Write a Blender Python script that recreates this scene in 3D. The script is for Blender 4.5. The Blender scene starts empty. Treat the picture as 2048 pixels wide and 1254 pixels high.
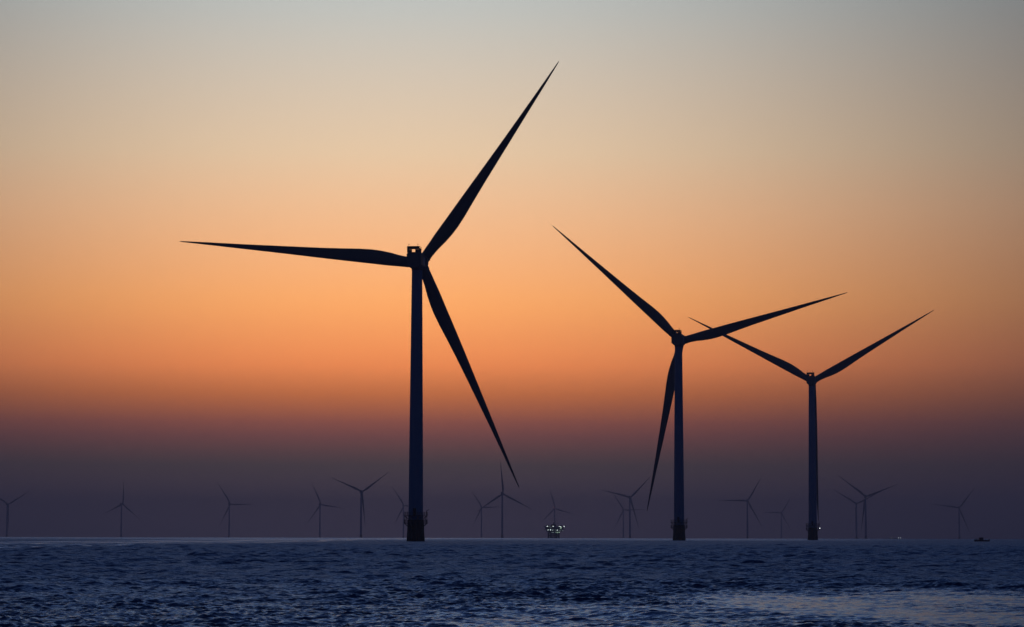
import bpy, bmesh, math, random
import numpy as np
from mathutils import Matrix, Vector
R = math.radians
SC = bpy.context.scene
COL = SC.collection

# ------------------------------------------------------------------ camera
cam = bpy.data.cameras.new("camera")
cam.sensor_fit = 'HORIZONTAL'; cam.sensor_width = 36.0
cam.lens = 36.0 * 5170 / 2048                 # about 91 mm
cam.clip_start = 0.5; cam.clip_end = 80000
CAM = bpy.data.objects.new("camera", cam); COL.objects.link(CAM)
CAM.matrix_world = (Matrix.Translation((0, 0, 1.6)) @ Matrix.Rotation(R(90 + 4.925), 4, 'X') @ Matrix.Rotation(R(0.12), 4, 'Z'))
SC.camera = CAM

# ------------------------------------------------------------------ world: dusk sky, the sun is already below the horizon
SUN_AZ = -2.6                                  # where the afterglow is centred, degrees right of +Y
W = bpy.data.worlds.new("World"); SC.world = W; W.use_nodes = True
nt = W.node_tree; nt.nodes.clear()
def N(t, **k):
    n = nt.nodes.new(t)
    for a, v in k.items(): setattr(n, a, v)
    return n
def L(a, b): nt.links.new(a, b)
def M(op, a, b=None, c=None):
    n = N('ShaderNodeMath', operation=op)
    for i, v in enumerate((a, b, c)):
        if v is None: continue
        if isinstance(v, (int, float)): n.inputs[i].default_value = v
        else: L(v, n.inputs[i])
    return n.outputs[0]
out = N('ShaderNodeOutputWorld')
sky = N('ShaderNodeTexSky', sky_type='NISHITA', sun_disc=False, sun_elevation=R(-3.0), sun_rotation=R(SUN_AZ))
sky_bg = N('ShaderNodeBackground'); sky_bg.inputs[1].default_value = 0.10
L(sky.outputs[0], sky_bg.inputs[0])
tc = N('ShaderNodeTexCoord'); sx = N('ShaderNodeSeparateXYZ'); L(tc.outputs['Generated'], sx.inputs[0])
elev = M('MULTIPLY', M('ARCSINE', sx.outputs[2]), 180 / math.pi)
az = M('SUBTRACT', M('MULTIPLY', M('ARCTAN2', sx.outputs[0], sx.outputs[1]), 180 / math.pi), SUN_AZ)
def ramp(src, top, stops, interp='LINEAR'):
    r = N('ShaderNodeValToRGB'); r.color_ramp.interpolation = interp
    L(M('DIVIDE', src, top), r.inputs[0])
    els = r.color_ramp.elements
    while len(els) > 1: els.remove(els[-1])
    for i, (p, c) in enumerate(stops):
        e = els[0] if i == 0 else els.new(p / top)
        e.position = p / top; e.color = (*c, 1)
    return r.outputs[0]
GLOW = [(0, (0.1357, 0.1003, 0.1177)), (0.29, (0.1357, 0.1003, 0.1177)), (1.62, (0.0866, 0.0643, 0.0484)), (2.39, (0.3035, 0.0781, 0.0514)),
        (3.06, (0.749, 0.1857, 0.0268)), (3.83, (1.2756, 0.3559, 0.0725)), (5.16, (1.3415, 0.5254, 0.1304)), (8.49, (0.9324, 0.661, 0.4001)), (11.7, (0.5855, 0.5881, 0.527)),
        (14.5, (0.4, 0.45, 0.53)), (19, (0.2, 0.26, 0.4)), (28, (0.085, 0.125, 0.235)), (45, (0.025, 0.045, 0.115)), (80, (0.01, 0.02, 0.055))]
def bell(src, s_left, s_right):
    # exp(-(x/s)^2), a different width on either side
    left = M('LESS_THAN', src, 0.0)
    s = M('ADD', M('MULTIPLY', left, s_left - s_right), s_right)
    q = M('DIVIDE', src, s)
    return M('POWER', math.e, M('MULTIPLY', M('MULTIPLY', q, q), -1.0))
glow = ramp(elev, 80.0, GLOW)
spread = M('ADD', 1.0, M('MULTIPLY', M('MAXIMUM', M('SUBTRACT', elev, 14.0), 0.0), 0.05))   # the glow widens higher up
low = M('MINIMUM', 1.0, M('MULTIPLY_ADD', elev, .039, .72))
fall = bell(M('DIVIDE', az, M('MULTIPLY', spread, low)), 13.4, 14.2)
mul = N('ShaderNodeMix', data_type='RGBA', blend_type='MULTIPLY'); mul.inputs[0].default_value = 1.0
L(glow, mul.inputs[6]); L(fall, mul.inputs[7])
glow_bg = N('ShaderNodeBackground'); amb = N('ShaderNodeMix', data_type='RGBA', blend_type='ADD'); amb.inputs[0].default_value = 1.0
amb.inputs[7].default_value = (.004, .011, .034, 1)            # the deep blue of the rest of the dusk sky
L(mul.outputs[2], amb.inputs[6]); L(amb.outputs[2], glow_bg.inputs[0]); glow_bg.inputs[1].default_value = 1.0
add = N('ShaderNodeAddShader'); L(sky_bg.outputs[0], add.inputs[0]); L(glow_bg.outputs[0], add.inputs[1])
L(add.outputs[0], out.inputs[0])
W.cycles.sampling_method = 'MANUAL'; W.cycles.sample_map_resolution = 2048

SC.view_settings.view_transform = 'Standard'; SC.view_settings.look = 'None'
SC.view_settings.exposure = 0.0; SC.view_settings.gamma = 1.0; SC.view_settings.use_curve_mapping = False
SC.render.engine = 'CYCLES'
cy = SC.cycles
cy.use_denoising = True; cy.denoiser = 'OPENIMAGEDENOISE'; cy.denoising_input_passes = 'RGB_ALBEDO_NORMAL'
cy.max_bounces = 6; cy.volume_bounces = 1; cy.use_adaptive_sampling = False

# ------------------------------------------------------------------ helpers
def material(name, base, rough=0.5, noise=None, spec=0.5, metal=0.0):
    """Principled with a little procedural mottling of its base colour: noise = (scale, other colour)."""
    m = bpy.data.materials.new(name); m.use_nodes = True
    t = m.node_tree; b = t.nodes['Principled BSDF']
    b.inputs['Base Color'].default_value = (*base, 1); b.inputs['Roughness'].default_value = rough
    b.inputs['Specular IOR Level'].default_value = spec; b.inputs['Metallic'].default_value = metal
    if noise:
        c = t.nodes.new('ShaderNodeTexCoord'); n = t.nodes.new('ShaderNodeTexNoise'); n.inputs['Scale'].default_value = noise[0]
        n.inputs['Detail'].default_value = 5
        mp = t.nodes.new('ShaderNodeMapping'); mp.inputs['Scale'].default_value = (1, 1, .25)
        mx = t.nodes.new('ShaderNodeMix'); mx.data_type = 'RGBA'
        mx.inputs[6].default_value = (*base, 1); mx.inputs[7].default_value = (*noise[1], 1)
        t.links.new(c.outputs['Object'], mp.inputs[0]); t.links.new(mp.outputs[0], n.inputs['Vector'])
        t.links.new(n.outputs['Fac'], mx.inputs[0]); t.links.new(mx.outputs[2], b.inputs['Base Color'])
    return m
def lamp_material(name, col, strength):
    m = bpy.data.materials.new(name); m.use_nodes = True
    b = m.node_tree.nodes['Principled BSDF']
    b.inputs['Base Color'].default_value = (*col, 1)
    b.inputs['Emission Color'].default_value = (*col, 1); b.inputs['Emission Strength'].default_value = strength
    return m
MAT = dict(
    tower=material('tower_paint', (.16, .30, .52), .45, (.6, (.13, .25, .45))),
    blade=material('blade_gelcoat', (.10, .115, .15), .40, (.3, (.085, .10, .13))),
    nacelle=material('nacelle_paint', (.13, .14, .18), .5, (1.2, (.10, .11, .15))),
    dark=material('dark_steel', (.05, .052, .06), .6, (2.0, (.035, .036, .042))),
    base=material('weathered_yellow_steel', (.10, .075, .03), .7, (1.5, (.035, .03, .022))),
    plat=material('platform_grey', (.05, .065, .085), .6, (.5, (.04, .048, .065))),
    hull=material('hull_paint', (.02, .03, .06), .5, (2.0, (.012, .018, .04))),
    lamp=lamp_material('white_lamp', (.95, 1.0, 1.0), 5.0),
    flood=lamp_material('flood_lamp', (.88, 1.0, .95), 6.0),
    green=lamp_material('greenish_lamp', (.70, 1.0, .72), 2.6),
    dim=lamp_material('dim_lamp', (.80, 1.0, .95), 2.0),
    red=lamp_material('red_lamp', (1.0, .12, .16), 1.6))

def build(name, bm, mat, parent=None, smooth=False, angle=40):
    me = bpy.data.meshes.new(name); bmesh.ops.recalc_face_normals(bm, faces=bm.faces); bm.to_mesh(me); bm.free()
    if smooth:
        me.shade_smooth(); me.set_sharp_from_angle(angle=R(angle))
    me.materials.append(MAT[mat] if isinstance(mat, str) else mat)
    o = bpy.data.objects.new(name, me); COL.objects.link(o); o.parent = parent
    return o
def empty(name, loc, rz=0.0):
    o = bpy.data.objects.new(name, None); COL.objects.link(o); o.location = loc; o.rotation_euler = (0, 0, rz); o.empty_display_size = 5
    return o
def tag(o, label=None, cat=None, group=None, kind=None):
    for k, v in (('label', label), ('category', cat), ('group', group), ('kind', kind)):
        if v: o[k] = v
def loft(bm, rings, cap=True):
    vs = [[bm.verts.new(p) for p in r] for r in rings]
    n = len(vs[0])
    for a, b in zip(vs, vs[1:]):
        for i in range(n): bm.faces.new((a[i], a[(i + 1) % n], b[(i + 1) % n], b[i]))
    if cap: bm.faces.new(vs[0][::-1]); bm.faces.new(vs[-1])
def lathe(bm, prof, n=32, mat=None):
    rings = [[(r * math.cos(2 * math.pi * i / n), r * math.sin(2 * math.pi * i / n), z) for i in range(n)] for r, z in prof]
    if mat is not None: rings = [[tuple(mat @ Vector(p)) for p in r] for r in rings]
    loft(bm, rings)
def box(bm, lo, hi, bevel=0.0):
    r = bmesh.ops.create_cube(bm, size=1.0)
    vs = r['verts']
    for v in vs: v.co = Vector([(lo[i] + hi[i]) / 2 + v.co[i] * (hi[i] - lo[i]) for i in range(3)])
    if bevel:
        es = list({e for v in vs for e in v.link_edges})
        bmesh.ops.bevel(bm, geom=es, offset=bevel, segments=2, affect='EDGES', profile=.5)
def bar(bm, a, b, r, n=8, r2=None):
    a, b = Vector(a), Vector(b); d = b - a
    q = d.to_track_quat('Z', 'Y').to_matrix().to_4x4()
    lathe(bm, [(r, 0), (r if r2 is None else r2, d.length)], n, Matrix.Translation(a) @ q)
def ball(bm, c, r, sub=2):
    bmesh.ops.create_icosphere(bm, subdivisions=sub, radius=r, matrix=Matrix.Translation(c))
def ring_rail(bm, rad, z, r, n=32, a0=0, a1=360):
    pts = [(rad * math.cos(R(a0 + (a1 - a0) * i / n)), rad * math.sin(R(a0 + (a1 - a0) * i / n)), z) for i in range(n + 1)]
    for p, q in zip(pts, pts[1:]): bar(bm, p, q, r, 5)
EARTH = 7.4e6
def drop(x, y): return -(x * x + y * y) / (2 * EARTH)

# ------------------------------------------------------------------ the sea: one sheet that follows the earth's curve, with real waves near by
random.seed(5); rng = np.random.default_rng(11)
def sea():
    fine = np.radians(np.linspace(-15.5, 15.5, 820))
    side = np.radians(np.concatenate([np.linspace(-180, -15.5, 130)[:-1], np.degrees(fine), np.linspace(15.5, 180, 130)[1:-1]]))
    rr = [2.0]
    while rr[-1] < 14000:
        d = rr[-1]
        k = .03 if d < 36 else (.0010 if d < 95 else .0013 if d < 480 else (.0036 if d < 900 else .018))
        rr.append(d * (1 + k))
    rr = np.array(rr); nr, na = len(rr), len(side)
    step = np.gradient(rr)
    x = np.outer(rr, np.sin(side)); y = np.outer(rr, np.cos(side))
    gap = np.maximum(np.repeat(step[:, None], na, 1), np.outer(rr, np.gradient(side)))
    # slicks: smooth lanes of an old wake on the left, a calm patch close by on the right, a calm lane in the distance
    def bump01(v, c, w): return np.exp(-((v - c) / w) ** 2)
    wob = 2.5 * np.sin(y / 95.0) + 1.2 * np.sin(y / 31.0 + 1)
    calm = np.zeros_like(x)
    far_on = 1 / (1 + np.exp(-(y - 270) / 25))
    for c, w, s in ((-62.5, 1.6, 1.0), (-72, 2.0, .7), (-90, 5, .8), (-118, 8, .6)):
        calm = np.maximum(calm, s * bump01(x, c + wob, w) * far_on)
    n2 = np.sin(y * .9 + x * .35 + 2 * np.sin(x * .31)) * np.sin(y * .37 - x * .18 + 1)
    n1 = .5 * n2 + .5 * np.sin(x * .9 + y * .11 + 1.2) + .5 * np.sin(x * .37 - y * .21) + .4 * np.sin(y * .45 + x * .25)
    dx, dy = (x - 10.5) / 6.4, (y - 57) / 17.0
    calm = np.maximum(calm, .95 * np.clip(1.12 - .55 * (dx * dx + dy * dy) + .42 * n1, 0, 1) * (y > 0))
    dx, dy = (x - 4.0) / 7.5, (y - 50) / 12.0
    calm = np.maximum(calm, .55 * np.clip(1.2 - (dx * dx + dy * dy) + .35 * n1, 0, 1) * (y > 0))
    patch = .5 + .5 * np.sin(x * .021 + 1.7 * np.sin(y * .0031)) * np.sin(y * .0057 + x * .004)
    calm = np.maximum(calm, (.24 + .24 * patch) / (1 + np.exp(-(y - 1150 - .25 * np.abs(x)) / 110)) / (1 + np.exp((x - .135 * y) / (.012 * np.abs(y) + 1))) * (y > 600))
    # gusts make the ripple stronger in some places than in others
    gust = 1 + .30 * np.sin(x * .13 + y * .043 + .7) * np.sin(y * .061 - x * .05) + .24 * np.sin(x * 1.27 + y * .11 + 1.3 * np.sin(y * .07)) * np.sin(y * .29 - x * .33 + .4) + .22 * np.sin(x * .41 - y * .09 + 2) * np.sin(y * .17 + 1)
    ruff = np.clip(1 + .6 * (gust - 1), .6, 1.4) * (1 - .72 * calm) * (1 + .9 / (1 + np.exp(-(y - 140) / 35)))
    z = np.zeros_like(x); ox = np.zeros_like(x); oy = np.zeros_like(x); kept = np.zeros_like(x); total = 0.0
    nw = 96
    lam = np.exp(rng.uniform(math.log(.13), math.log(8.0), nw))
    ang = np.radians(-90 + rng.normal(0, 42, nw)); ph = rng.uniform(0, 6.28, nw)
    for i in range(nw):
        k = 2 * math.pi / lam[i]
        a = .068 * lam[i] / (2 * math.pi) * (1.2 if lam[i] < .32 else (.62 if lam[i] < .8 else (.38 if lam[i] < 2.5 else .22)))
        w = np.clip(lam[i] / (2.2 * gap) - .9, 0, 1)
        t = k * (x * math.cos(ang[i]) + y * math.sin(ang[i])) + ph[i] + .6 * np.sin(x * .21 * (1 + .1 * i) + y * .13 + i)
        s = a * w * ruff; e = (a * k) ** 2; kept += e * w * w; total += e
        z += s * np.sin(t); c = np.cos(t) * s * .8
        ox += c * math.cos(ang[i]); oy += c * math.sin(ang[i])
    lost = np.clip(1 - kept / total, 0, 1)          # ripples too fine for the sheet out there: they become roughness
    z += -(x * x + y * y) / (2 * EARTH)
    co = np.stack([x + ox, y + oy, z], -1).reshape(-1, 3).astype(np.float32)
    idx = np.arange(nr * na).reshape(nr, na)
    nxt = np.roll(idx, -1, 1)
    q = np.stack([idx[:-1], idx[1:], nxt[1:], nxt[:-1]], -1).reshape(-1, 4).astype(np.int32)
    cap = idx[0][::1]
    me = bpy.data.meshes.new("water")
    nf = len(q); me.vertices.add(len(co)); me.vertices.foreach_set('co', co.ravel())
    loops = np.concatenate([q.ravel(), cap]).astype(np.int32)
    me.loops.add(len(loops)); me.loops.foreach_set('vertex_index', loops)
    me.polygons.add(nf + 1)
    me.polygons.foreach_set('loop_start', np.concatenate([np.arange(nf) * 4, [nf * 4]]).astype(np.int32))
    me.update(calc_edges=True); me.validate()
    at = me.attributes.new('calm', 'FLOAT', 'POINT'); at.data.foreach_set('value', calm.ravel().astype(np.float32))
    at = me.attributes.new('fine_ripple', 'FLOAT', 'POINT'); at.data.foreach_set('value', lost.ravel().astype(np.float32))
    me.shade_smooth()
    if me.polygons[0].normal.z < 0: me.flip_normals()
    m = bpy.data.materials.new("sea_water"); m.use_nodes = True
    t = m.node_tree; b = t.nodes['Principled BSDF']
    t.nodes.remove(b)
    dif = t.nodes.new('ShaderNodeBsdfDiffuse'); dif.inputs['Color'].default_value = (.030, .068, .175, 1)     # light that comes back out of the water
    glo = t.nodes.new('ShaderNodeBsdfGlossy'); glo.inputs['Color'].default_value = (.27, .39, .80, 1); glo.inputs['Roughness'].default_value = .24
    fre = t.nodes.new('ShaderNodeFresnel'); fre.inputs['IOR'].default_value = 1.333
    mix = t.nodes.new('ShaderNodeMixShader')
    def math_node(op, *v):
        n = t.nodes.new('ShaderNodeMath'); n.operation = op
        for i, q in enumerate(v):
            if isinstance(q, (int, float)): n.inputs[i].default_value = q
            else: t.links.new(q, n.inputs[i])
        return n.outputs[0]
    al = t.nodes.new('ShaderNodeAttribute'); al.attribute_name = 'fine_ripple'
    ac = t.nodes.new('ShaderNodeAttribute'); ac.attribute_name = 'calm'
    open_ = math_node('MULTIPLY', al.outputs['Fac'], math_node('SUBTRACT', 1.0, ac.outputs['Fac']))
    t.links.new(math_node('MULTIPLY_ADD', open_, .34, .13), glo.inputs['Roughness'])
    tint = t.nodes.new('ShaderNodeMix'); tint.data_type = 'RGBA'      # reflection colour painted in, bluer on slicks to grey the orange glow
    tint.inputs[6].default_value = (.58, .75, 1.0, 1); tint.inputs[7].default_value = (.42, .63, 1.0, 1)
    t.links.new(ac.outputs['Fac'], tint.inputs[0]); t.links.new(tint.outputs[2], glo.inputs['Color'])
    t.links.new(math_node('MULTIPLY', fre.outputs[0], math_node('MULTIPLY_ADD', open_, -.40, 1.0)), mix.inputs[0])
    t.links.new(dif.outputs[0], mix.inputs[1]); t.links.new(glo.outputs[0], mix.inputs[2])
    t.links.new(mix.outputs[0], t.nodes['Material Output'].inputs['Surface'])
    tc = t.nodes.new('ShaderNodeTexCoord')
    at = t.nodes.new('ShaderNodeAttribute'); at.attribute_name = 'calm'
    st = t.nodes.new('ShaderNodeMapRange'); st.inputs[1].default_value = 0; st.inputs[2].default_value = 1
    st.inputs[3].default_value = 1.0; st.inputs[4].default_value = .16
    t.links.new(at.outputs['Fac'], st.inputs[0])
    prev = None
    for sc_, det, dist, sxy in ((5.0, 3, .05, (1, 1.3, 1)), (.8, 4, .30, (1, 1.5, 1))):
        mp = t.nodes.new('ShaderNodeMapping'); mp.inputs['Scale'].default_value = sxy; t.links.new(tc.outputs['Object'], mp.inputs[0])
        n = t.nodes.new('ShaderNodeTexNoise'); n.inputs['Scale'].default_value = sc_; n.inputs['Detail'].default_value = det
        n.inputs['Roughness'].default_value = .55; n.inputs['Distortion'].default_value = .4
        t.links.new(mp.outputs[0], n.inputs['Vector'])
        bp = t.nodes.new('ShaderNodeBump'); bp.inputs['Distance'].default_value = dist
        t.links.new(st.outputs[0], bp.inputs['Strength']); t.links.new(n.outputs['Fac'], bp.inputs['Height'])
        if prev: t.links.new(prev.outputs[0], bp.inputs['Normal'])
        prev = bp
    for n in (dif, glo, fre): t.links.new(prev.outputs[0], n.inputs['Normal'])
    me.materials.append(m)
    o = bpy.data.objects.new("water", me); COL.objects.link(o); tag(o, kind='structure')
    return o
sea()

# ------------------------------------------------------------------ wind turbines
BR, TILT, OVER = 77.4, R(6), 7.0               # rotor radius, shaft tilt, distance of the hub in front of the tower axis
HUB0, TP_TOP = 88.0, 7.0
#        r/R   lead  trail thick
SECT = [(0.02, 1.62, 1.62, 3.24), (0.055, 1.65, 1.68, 3.2), (0.09, 1.64, 1.95, 2.7), (0.13, 1.68, 2.52, 2.1), (0.17, 1.63, 2.88, 1.65), (0.21, 1.56, 3.03, 1.35), (0.26, 1.49, 2.9, 1.12), (0.33, 1.38, 2.5, 0.92),
        (0.42, 1.21, 2.06, 0.74), (0.52, 0.99, 1.7, 0.58), (0.62, 0.79, 1.36, 0.45), (0.72, 0.61, 1.01, 0.34), (0.82, 0.42, 0.72, 0.24), (0.9, 0.28, 0.5, 0.16), (0.96, 0.17, 0.3, 0.1), (0.99, 0.12, 0.18, 0.07), (1.0, 0.06, 0.09, 0.04)]
def blade_mesh(flex, name='blade'):
    """Spans local +X, leading edge +Y, flexes towards +Z (down wind)."""
    bm = bmesh.new(); rings = []; n = 24
    for s, le, tr, th in SECT:
        f = min(max((s - .06) / .14, 0), 1)       # 0 round root, 1 aerofoil
        tw = R(12) * (1 - s) ** 2 * f; pts = []
        for i in range(n):
            a = 2 * math.pi * i / n; c, d = math.cos(a), math.sin(a)
            u = c                                   # +1 leading edge, -1 trailing edge
            yy = le * c if c > 0 else tr * c
            zz = th / 2 * d * ((1 - f) + f * (.30 + .70 * (1 + u) / 2) * 1.15)
            y2 = yy * math.cos(tw) - zz * math.sin(tw); z2 = yy * math.sin(tw) + zz * math.cos(tw)
            pts.append((s * BR, y2, z2 + flex * s * s))
        rings.append(pts)
    loft(bm, rings)
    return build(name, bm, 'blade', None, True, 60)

def make_proto(detail):
    """Wind turbine standing at the origin; shaft points along local +Y (away from whoever stands down wind)."""
    root = empty('wind_turbine', (0, 0, 0))
    P = {'root': root}
    bm = bmesh.new()
    prof = [(2.30, TP_TOP - .4)]
    zt = HUB0 - 2.6
    for i in range(1, 13):
        f = i / 12; prof.append((2.30 + (1.64 - 2.30) * (f ** 1.15), TP_TOP - .4 + f * (zt - TP_TOP + .4)))
    lathe(bm, prof, 48)
    if detail:                                      # bolted section flanges
        for f in (.27, .55, .8):
            r = 2.30 + (1.64 - 2.30) * f ** 1.15; z = TP_TOP + f * (zt - TP_TOP)
            lathe(bm, [(r + .005, z - .12), (r + .035, z - .10), (r + .035, z + .10), (r + .005, z + .12)], 48)
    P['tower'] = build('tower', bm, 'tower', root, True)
    bm = bmesh.new(); lathe(bm, [(2.86, -6), (2.84, .6), (2.66, 3.0), (2.62, 5.4), (2.50, 5.6), (2.46, TP_TOP - .3)], 48)
    P['foundation'] = build('foundation', bm, 'base', root, True)
    if detail:
        fnd = P['foundation']
        for z in (5.6, 7.95):                       # two gangways round the base
            bm = bmesh.new()
            n = 40; ri = 2.5 if z < 6 else 2.32; ro = 3.75
            prof = [(ri, z - .09), (ro, z - .09), (ro, z + .09), (ri, z + .09)]
            vs = [[bm.verts.new((r * math.cos(2 * math.pi * i / n), r * math.sin(2 * math.pi * i / n), zz)) for r, zz in prof] for i in range(n)]
            for i in range(n):
                a, b = vs[i], vs[(i + 1) % n]
                for j in range(4): bm.faces.new((a[j], a[(j + 1) % 4], b[(j + 1) % 4], b[j]))
            for k in range(10):                     # brackets under the deck
                a = 2 * math.pi * k / 10; c, s = math.cos(a), math.sin(a)
                bar(bm, (ro * .96 * c, ro * .96 * s, z - .1), (2.45 * c, 2.45 * s, z - 1.0), .08, 6)
            build('gangway', bm, 'dark', fnd)
            bm = bmesh.new()
            h = 1.15
            for k in range(20):
                a = 2 * math.pi * k / 20; c, s = math.cos(a) * 3.7, math.sin(a) * 3.7
                bar(bm, (c, s, z + .09), (c, s, z + h), .045, 6)
            for zz in (.45, .8, 1.13): ring_rail(bm, 3.7, z + zz, .04, 40)
            if z < 6:
                for k in range(8):                  # posts that carry the upper gangway
                    a = 2 * math.pi * (k + .5) / 8; c, s = math.cos(a) * 3.55, math.sin(a) * 3.55
                    bar(bm, (c, s, z + .09), (c, s, 7.86), .09, 6)
            build('railing', bm, 'dark', fnd)
        bm = bmesh.new()                            # boat landing: two fenders and the ladder between them
        for sx in (-1, 1):
            bar(bm, (sx * .9, -3.45, -4), (sx * .9, -3.45, 5.3), .16, 10)
            for z in (1.2, 3.8): bar(bm, (sx * .9, -3.45, z), (sx * .7, -2.5, z), .10, 8)
        for sx in (-.28, .28): bar(bm, (sx, -3.2, -2), (sx, -3.2, 6.6), .045, 6)
        for k in range(26): bar(bm, (-.28, -3.2, -1.8 + k * .32), (.28, -3.2, -1.8 + k * .32), .025, 5)
        build('boat_landing', bm, 'base', fnd)
        bm = bmesh.new()                            # davit crane on the gangway
        bar(bm, (3.3, .8, 8.0), (3.3, .8, 9.6), .11, 8); bar(bm, (3.3, .8, 9.55), (4.1, 1.0, 9.9), .08, 8)
        build('davit', bm, 'dark', fnd)
        bm = bmesh.new()                            # door in the tower foot
        box(bm, (-.5, -2.42, 8.1), (.5, -2.22, 10.3), .05)
        build('door', bm, 'dark', P['tower'])
    # nacelle: its own frame has the hub height at z = 0
    bm = bmesh.new()
    sec = [(-1.45, -2.6), (1.35, -2.6), (2.2, -1.6), (2.2, 1.7), (1.9, 2.12), (-2.1, 2.12), (-2.45, 1.7), (-2.45, -1.6)]
    rings = []
    for y, s, dz in ((-5.4, .90, .0), (-5.15, .985, 0), (-1.5, 1.0, 0), (2.4, 1.0, 0), (3.3, .96, 0)):
        rings.append([(px * s, y, pz * s + dz) for px, pz in sec])
    loft(bm, rings)
    lathe(bm, [(1.66, -3.0), (1.80, -2.61), (1.80, -2.55)], 40)       # yaw collar
    nac = build('nacelle', bm, 'nacelle', root, False); nac.location = (0, 0, HUB0); P['nacelle'] = nac
    bm = bmesh.new()
    q = Matrix.Rotation(R(-90), 4, 'X')
    lathe(bm, [(2.3, 3.2), (2.62, 3.4), (2.66, 4.6), (2.45, 4.9)], 48, Matrix.Rotation(TILT, 4, 'X') @ q)
    build('generator', bm, 'nacelle', nac, True)
    if detail:
        bm = bmesh.new()                            # helicopter hoist deck with solid side panels and an opening in the rear one
        z0, z1 = 2.14, 4.15
        hx = -.30
        box(bm, (hx - 1.98, -5.2, z0), (hx + 1.98, -1.6, z0 + .14))
        box(bm, (hx - 1.98, -5.2, z1 - 1.0), (hx + 1.72, -5.08, z1))                      # upper band of the rear panel
        box(bm, (hx - 1.98, -5.2, z0 + .142), (hx - .42, -5.08, z1 - 1.03))
        box(bm, (hx + .60, -5.2, z0 + .142), (hx + 1.98, -5.08, z1 - 1.03))
        box(bm, (hx + 1.722, -5.2, z1 - 1.0), (hx + 1.98, -5.08, z1 - .02))
        box(bm, (hx + 1.86, -5.076, z0 + .142), (hx + 1.98, -1.6, z1 - .6))
        box(bm, (hx - 1.98, -5.076, z0 + .142), (hx - 1.86, -1.6, z1 - .6))
        for sx in (-1.92, 1.92):
            for y in (-3.9, -2.7, -1.66): bar(bm, (hx + sx, y, z1 - .6), (hx + sx, y, z1), .05, 6)
            bar(bm, (hx + sx, -5.1, z1 - .06), (hx + sx, -1.6, z1 - .06), .05, 6)
        build('hoist_deck', bm, 'dark', nac)
        for sx in (-1.85, 1.05):                    # wind mast and lightning rod
            bm = bmesh.new(); bar(bm, (sx, -4.4, z0 + .1), (sx, -4.4, 5.2), .055, 6, .035)
            bar(bm, (sx - .35, -4.4, 4.8), (sx + .35, -4.4, 4.8), .03, 5)
            build('mast', bm, 'dark', nac)
        bm = bmesh.new()                            # paler panel laid over the nacelle flank
        box(bm, (2.17, -1.2, -1.4), (2.24, 1.9, 1.1), .02)
        build('flank_panel', bm, 'tower', nac)
    else:
        bm = bmesh.new(); box(bm, (-2.2, -5.2, 2.14), (1.6, -2.2, 4.0), .1)
        build('hoist_deck', bm, 'dark', nac)
    bm = bmesh.new()
    prof = [(1.9, -1.9), (2.25, -1.5), (2.38, -.4), (2.3, .6), (2.0, 1.5), (1.45, 2.2), (.7, 2.65), (.05, 2.8)]
    lathe(bm, prof, 40)
    for k in range(3):                              # sockets the blades sit in
        a = 2 * math.pi * k / 3 + math.pi / 2
        lathe(bm, [(1.74, 1.2), (1.74, 2.35), (1.82, 2.4), (1.82, 2.62), (1.66, 2.66)], 32, Matrix.Rotation(a, 4, 'Z') @ Matrix.Rotation(R(90), 4, 'Y'))
    P['hub'] = build('hub', bm, 'nacelle', root, True)
    P['blades'] = []
    return P

def rotor_frame(ang):
    """Matrix (in the turbine's own frame, hub at origin) of a blade at angle ang, counter-clockwise seen from down wind."""
    r = Vector((1, 0, 0)); u = Vector((0, -math.sin(TILT), math.cos(TILT)))
    e = r * math.cos(ang) + u * math.sin(ang); t = -r * math.sin(ang) + u * math.cos(ang); w = r.cross(u)
    return Matrix((e, t, w)).transposed().to_4x4()
def pose(P, x, y, hz, yaw, angles):
    """Stand the turbine at x, y with its hub at height hz, its shaft yaw degrees right of +Y and its blades at the three angles."""
    P['root'].location = (x, y, drop(x, y)); P['root'].rotation_euler = (0, 0, -R(yaw))
    k = (hz - 2.6 - 6.6) / (HUB0 - 2.6 - 6.6)
    P['tower'].scale = (1, 1, k); P['tower'].location = (0, 0, 6.6 * (1 - k))
    P['nacelle'].location = (0, 0, hz)
    hub = Vector((0, OVER, hz))
    P['hub'].matrix_local = Matrix.Translation(hub) @ rotor_frame(R(angles[0]) - math.pi / 2) @ Matrix.Rotation(math.pi, 4, 'Y')
    for b, a in zip(P['blades'], angles): b.matrix_local = Matrix.Translation(hub) @ rotor_frame(R(a))
def kids(o): return [c for c in bpy.data.objects if c.parent == o]
def clone(P, flex_mesh):
    Q = {}
    r = P['root'].copy(); COL.objects.link(r); Q['root'] = r
    for key in ('tower', 'foundation', 'nacelle', 'hub'):
        c = P[key].copy(); COL.objects.link(c); c.parent = r; Q[key] = c
        for g in kids(P[key]):
            d = g.copy(); COL.objects.link(d); d.parent = c
    Q['blades'] = []
    for k in range(3):
        b = bpy.data.objects.new('blade', flex_mesh); COL.objects.link(b); b.parent = r; Q['blades'].append(b)
    return Q
NEAR = [(-29.9, 809.2, 87.9, 8.2, (53.84, 174.09, 293.97), 6.4, 'largest and nearest dark wind turbine, one blade level, one pointing up'),
        (73.9, 1143.9, 88.6, 12.2, (15.35, 137.01, 257.97), 3.7, 'middle-sized dark wind turbine whose lowest blade hangs just beside its tower'),
        (165.1, 1421.7, 87.55, 11.5, (29.86, 151.77, 271.67), 4.0, 'smallest of three dark near wind turbines, blades forming a Y, white lamp on its gangway')]
proto = make_proto(True)
near = []
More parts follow.
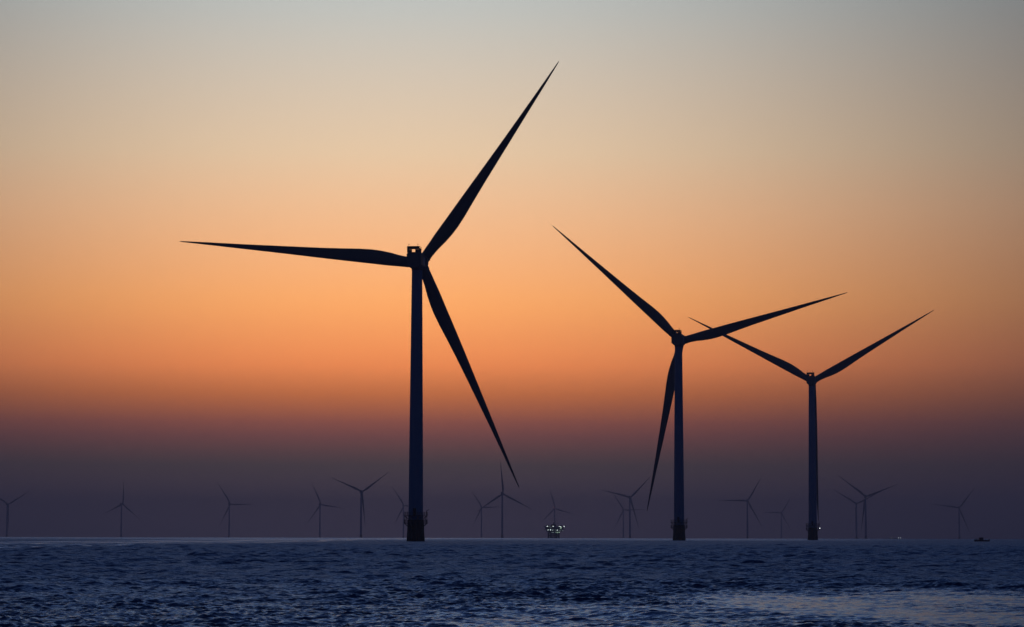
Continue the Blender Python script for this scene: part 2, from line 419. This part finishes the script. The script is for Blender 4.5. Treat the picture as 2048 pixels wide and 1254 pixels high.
for i, (x, y, hz, yaw, angles, flex, label) in enumerate(NEAR):
    src = blade_mesh(flex); bmz = src.data
    if i == 0:
        P = proto; P['blades'] = [src]; src.parent = P['root']
        for k in range(2):
            b = src.copy(); COL.objects.link(b); P['blades'].append(b)
    else:
        P = clone(proto, bmz); bpy.data.objects.remove(src)
    pose(P, x, y, hz, yaw, angles); tag(P['root'], label, 'wind turbine', 'dark wind turbines standing near by'); near.append(P)
bm = bmesh.new(); ball(bm, (3.9, -1.0, 6.55), .16)
o = build('navigation_lamp', bm, 'lamp', near[2]['root'], True)

FAR = [ # x, y, hub height, yaw, first blade's angle, label
    (-1401, 7200, 91.0, 13.0, 29.5, 'hazy far wind turbine cut by the edge of the picture, Y-shaped blades'),
    (-1134, 7535, 95.9, 24.0, 83.0, 'hazy far wind turbine, one blade upright, standing alone beside the one cut by the edge'),
    (-840, 7714, 98.9, 20.0, 0.0, 'hazy far wind turbine, one blade exactly level, between the upright-bladed one and the dipping-bladed one'),
    (-582, 7876, 100.8, 18.0, -8.5, 'hazy far wind turbine with one blade dipping slightly right, next to a taller Y-shaped one'),
    (-327, 5631, 99.3, 13.0, 35.0, 'hazy far wind turbine with clear Y-shaped blades, tallest beside the largest tower'),
    (-21, 5855, 99.4, 13.0, 93.0, 'hazy far wind turbine, one blade straight up, beneath the largest turbine\'s lowest blade tip'),
    (-347, 8322, 103.0, 13.0, 1.0, 'very faint far wind turbine half hidden behind the largest tower\'s foot'),
    (-102, 8804, 104.3, 13.0, 2.0, 'faint far wind turbine close beside the upright-bladed one under the largest turbine\'s blade tip'),
    (151, 9084, 104.4, 13.0, 103.8, 'faint far wind turbine rising behind the lit sea platform, red lamp on top'),
    (288, 6311, 99.0, 13.0, 45.0, 'hazy far wind turbine with a blade reaching towards the middle-sized turbine\'s hanging blade tip'),
    (381, 8836, 96.9, 13.0, 2.0, 'small faint wind turbine close behind the one reaching towards the middle-sized turbine\'s blade tip'),
    (613, 6740, 97.8, 13.0, 59.0, 'larger of two hazy wind turbines with level blades between the two smaller dark turbines'),
    (1003, 9642, 97.0, 13.0, 58.0, 'smaller, fainter of two hazy wind turbines with level blades between the two smaller dark turbines'),
    (778, 5697, 92.3, 13.0, 21.5, 'taller of the two overlapping hazy wind turbines beyond the Y-shaped dark one'),
    (922, 6933, 93.3, 13.0, 27.5, 'shorter of the two overlapping hazy wind turbines beyond the Y-shaped dark one'),
    (1252, 7253, 87.3, 15.0, 52.0, 'hazy far wind turbine standing nearest the small dark boat')]
fp = make_proto(False)
src = blade_mesh(5.0)
for i, (x, y, hz, yaw, a0, label) in enumerate(FAR):
    if i == 0:
        P = fp; P['blades'] = [src]; src.parent = P['root']
        for k in range(2):
            b = src.copy(); COL.objects.link(b); P['blades'].append(b)
    else: P = clone(fp, src.data)
    pose(P, x, y, hz, yaw, (a0, a0 + 120, a0 + 240)); tag(P['root'], label, 'wind turbine', 'far wind turbines fading into the haze')
    if i == 8:
        bm = bmesh.new(); ball(bm, (-1.0, -4.0, 109.2), 1.1)
        build('aviation_lamp', bm, 'red', P['root'], True)

# ------------------------------------------------------------------ lit offshore platform
px, py = 54.4, 3300.0
plat = empty('offshore_platform', (px, py, drop(px, py)))
plat.scale = (.66, .66, .66)
tag(plat, 'offshore substation platform on legs, covered in bright white lamps', 'sea platform')
bm = bmesh.new()
box(bm, (-15.5, -12, 13.0), (15.5, 12, 16.2), .3); box(bm, (-13, -11.2, 9.2), (11, 11.2, 12.99), .2)
build('lower_deck', bm, 'plat', plat)
bm = bmesh.new()
box(bm, (-19.5, -13, 16.4), (20.5, 13, 17.4), .1); box(bm, (-17.5, -11, 17.41), (-2.0, 11, 22.0), .2); box(bm, (-1.6, -11, 17.41), (17.0, 11, 21.2), .2)
for k in range(12): box(bm, (-17 + k * 2.9, -11.35, 17.8), (-15.4 + k * 2.9, -11.02, 20.6))
build('main_deck', bm, 'plat', plat)
bm = bmesh.new()
box(bm, (-20.5, -13.5, 22.02), (22.0, 13.5, 22.9), .1)
box(bm, (-6.5, -6, 22.92), (3.5, 6, 26.5), .3); box(bm, (-16, -7, 22.92), (-9, 5, 25.0), .2); box(bm, (8, -5, 22.92), (15, 6, 24.6), .2)
for sx in (-20, 21.5):
    for k in range(7): bar(bm, (sx, -13 + k * 4.3, 22.9), (sx, -13 + k * 4.3, 24.1), .08, 5)
    bar(bm, (sx, -13, 24.1), (sx, 13, 24.1), .08, 5)
for k in range(15): bar(bm, (-20 + k * 2.95, -13.2, 22.9), (-20 + k * 2.95, -13.2, 24.1), .08, 5)
bar(bm, (-20, -13.2, 24.1), (21.5, -13.2, 24.1), .08, 5)
build('top_deck', bm, 'plat', plat)
bm = bmesh.new()
bar(bm, (-1, 2, 26.5), (-1, 2, 30.5), .8, 10); bar(bm, (-1, 2, 30.2), (8.5, -3, 28.2), .35, 8)
build('crane', bm, 'plat', plat)
bm = bmesh.new()                                # tie beams and diagonals between the legs
for sy in (-9.4, 9.4):
    for z in (1.6, 5.4, 8.2): bar(bm, (-11.2, sy, z), (8.6, sy, z), .5, 8)
    for a, b in ((-11.2, -6.3), (-6.3, 4.6), (4.6, 8.6)):
        bar(bm, (a, sy, 8.2), (b, sy, 1.6), .42, 8); bar(bm, (b, sy, 8.2), (a, sy, 1.6), .42, 8)
for x in (-3.2, -.5, 2.0): bar(bm, (x, -6, -6), (x, -6, 9.25), .7, 10)
build('bracing', bm, 'dark', plat)
for sx in (-11.2, -6.3, 4.6, 8.6):
    for sy in (-9, 9):
        bm = bmesh.new(); bar(bm, (sx * 1.02, sy * 1.05, -8), (sx, sy, 9.25), 1.5, 14)
        if sy < 0: bar(bm, (sx, sy, 8.5), (sx * 1.02, -sy, .5), .5, 8)
        build('leg', bm, 'dark', plat)
LAMPS = [(-13.8, 22.6, .95, 'flood'), (-9.2, 22.6, .45, 'dim'), (-2.4, 22.6, .85, 'flood'), (9.4, 22.6, .75, 'flood'), (12.0, 22.4, .75, 'flood'), (12.6, 20.6, 1.05, 'green'),
         (12.1, 19.2, .8, 'green'), (18.6, 22.6, .95, 'flood'), (-7.4, 19.6, .5, 'dim'), (-12.2, 16.0, .7, 'flood'), (-8.0, 15.8, .95, 'flood'), (-3.2, 15.6, .8, 'dim'), (1.2, 15.3, .5, 'dim'),
         (5.4, 15.4, .75, 'flood'), (9.8, 15.4, .40, 'dim'), (12.4, 15.4, .45, 'dim'), (15.4, 15.4, .42, 'dim'), (-4.6, 11.0, .6, 'dim'), (-1.8, 11.1, .45, 'dim'), (3.0, 11.1, .5, 'green'), (5.6, 11.3, .85, 'green'), (6.9, 11.2, .6, 'green'), (9.6, 11.3, .65, 'green')]
for lx, lz, r, m in LAMPS:
    r *= .58
    bm = bmesh.new(); ball(bm, (lx, -13.4 - r if lz > 14 else -12.2 - r, lz), r); bar(bm, (lx, -13.4 - r, lz), (lx, -11.3, lz), .12, 5)
    build('deck_lamp', bm, m, plat, True)

# ------------------------------------------------------------------ small work boat and a vessel whose lights show on the horizon
def hull(bm, length, beam, z0, z1, bow=.35):
    rings = []
    for f, wf, zf in ((0, .86, 0), (.12, .95, 0), (.45, 1, .02), (.7, .86, .10), (.87, .5, .22), (1, .04, .36)):
        x = -length / 2 + f * length; w = beam / 2 * wf; top = z1 + (z1 - z0) * zf
        rings.append([(x, -w, top), (x, -w * .86, z0 + .2), (x, -w * .3, z0 - .25), (x, w * .3, z0 - .25), (x, w * .86, z0 + .2), (x, w, top)])
    loft(bm, rings)
bx, by = 183.0, 1010.0
boat = empty('work_boat', (bx, by, drop(bx, by)), R(176))
boat.scale = (.70, .70, .70)
tag(boat, 'small dark work boat low on the water just beyond the last hazy turbine', 'boat')
bm = bmesh.new(); hull(bm, 8.2, 2.7, 0, .85); build('hull', bm, 'hull', boat)
bm = bmesh.new(); box(bm, (-.9, -.95, .8), (1.4, .95, 2.15), .12); box(bm, (-1.1, -1.05, 2.16), (1.5, 1.05, 2.26), .03); build('wheelhouse', bm, 'hull', boat)
bm = bmesh.new()
for y in (-.75, 0, .75): box(bm, (1.41, y - .3, 1.35), (1.44, y + .3, 1.95))
build('windscreen', bm, 'dark', boat)
bm = bmesh.new(); bar(bm, (0, 0, 2.2), (-.2, 0, 3.1), .05, 6); bar(bm, (-.15, -.45, 2.8), (-.15, .45, 2.8), .03, 5); build('mast', bm, 'dark', boat)
bm = bmesh.new()
for k in range(6): bar(bm, (1.7 + k * .35, -.95 + k * .12, .9 + k * .04), (1.7 + k * .35, -.95 + k * .12, 1.6), .03, 5); bar(bm, (1.7 + k * .35, .95 - k * .12, .9 + k * .04), (1.7 + k * .35, .95 - k * .12, 1.6), .03, 5)
for s in (-1, 1): bar(bm, (1.7, s * .95, 1.58), (3.45, s * .35, 1.6), .03, 5)
build('railing', bm, 'dark', boat)
bm = bmesh.new()
for y in (-.45, .45): box(bm, (-4.35, y - .22, .1), (-3.85, y + .22, 1.35), .06)
build('outboard_motor', bm, 'dark', boat)

vx, vy = 1035.0, 7000.0
ves = empty('distant_vessel', (vx, vy, drop(vx, vy)), R(4))
tag(ves, 'barely visible low vessel on the horizon showing three tiny white lights', 'ship')
bm = bmesh.new(); hull(bm, 34, 7, 0, 2.2); build('hull', bm, 'plat', ves)
bm = bmesh.new(); box(bm, (-13, -2.6, 2.0), (-5, 2.6, 4.4), .2); build('deckhouse', bm, 'plat', ves)
for lx, lz, r, m in ((-11, 4.0, .4, 'lamp'), (8.5, 3.9, .28, 'flood'), (13.5, 3.9, .22, 'flood')):
    bm = bmesh.new(); ball(bm, (lx, -3.2, lz), r); bar(bm, (lx, -3.2, 1.6), (lx, -3.2, lz), .15, 6); build('deck_lamp', bm, m, ves, True)

# ------------------------------------------------------------------ the dusk haze over the sea
bm = bmesh.new(); box(bm, (-14400, -14400, -16), (14400, 14400, 200))
hz = bpy.data.materials.new("haze_air"); hz.use_nodes = True
t = hz.node_tree; t.nodes.remove(t.nodes['Principled BSDF'])
v = t.nodes.new('ShaderNodeVolumePrincipled'); v.inputs['Color'].default_value = (.50, .53, .70, 1)
v.inputs['Density'].default_value = 1.6e-4; v.inputs['Anisotropy'].default_value = 0.45
t.links.new(v.outputs[0], t.nodes['Material Output'].inputs['Volume'])
o = build('haze', bm, hz); tag(o, 'thin blue-mauve dusk haze over the whole sea', 'haze', kind='stuff')
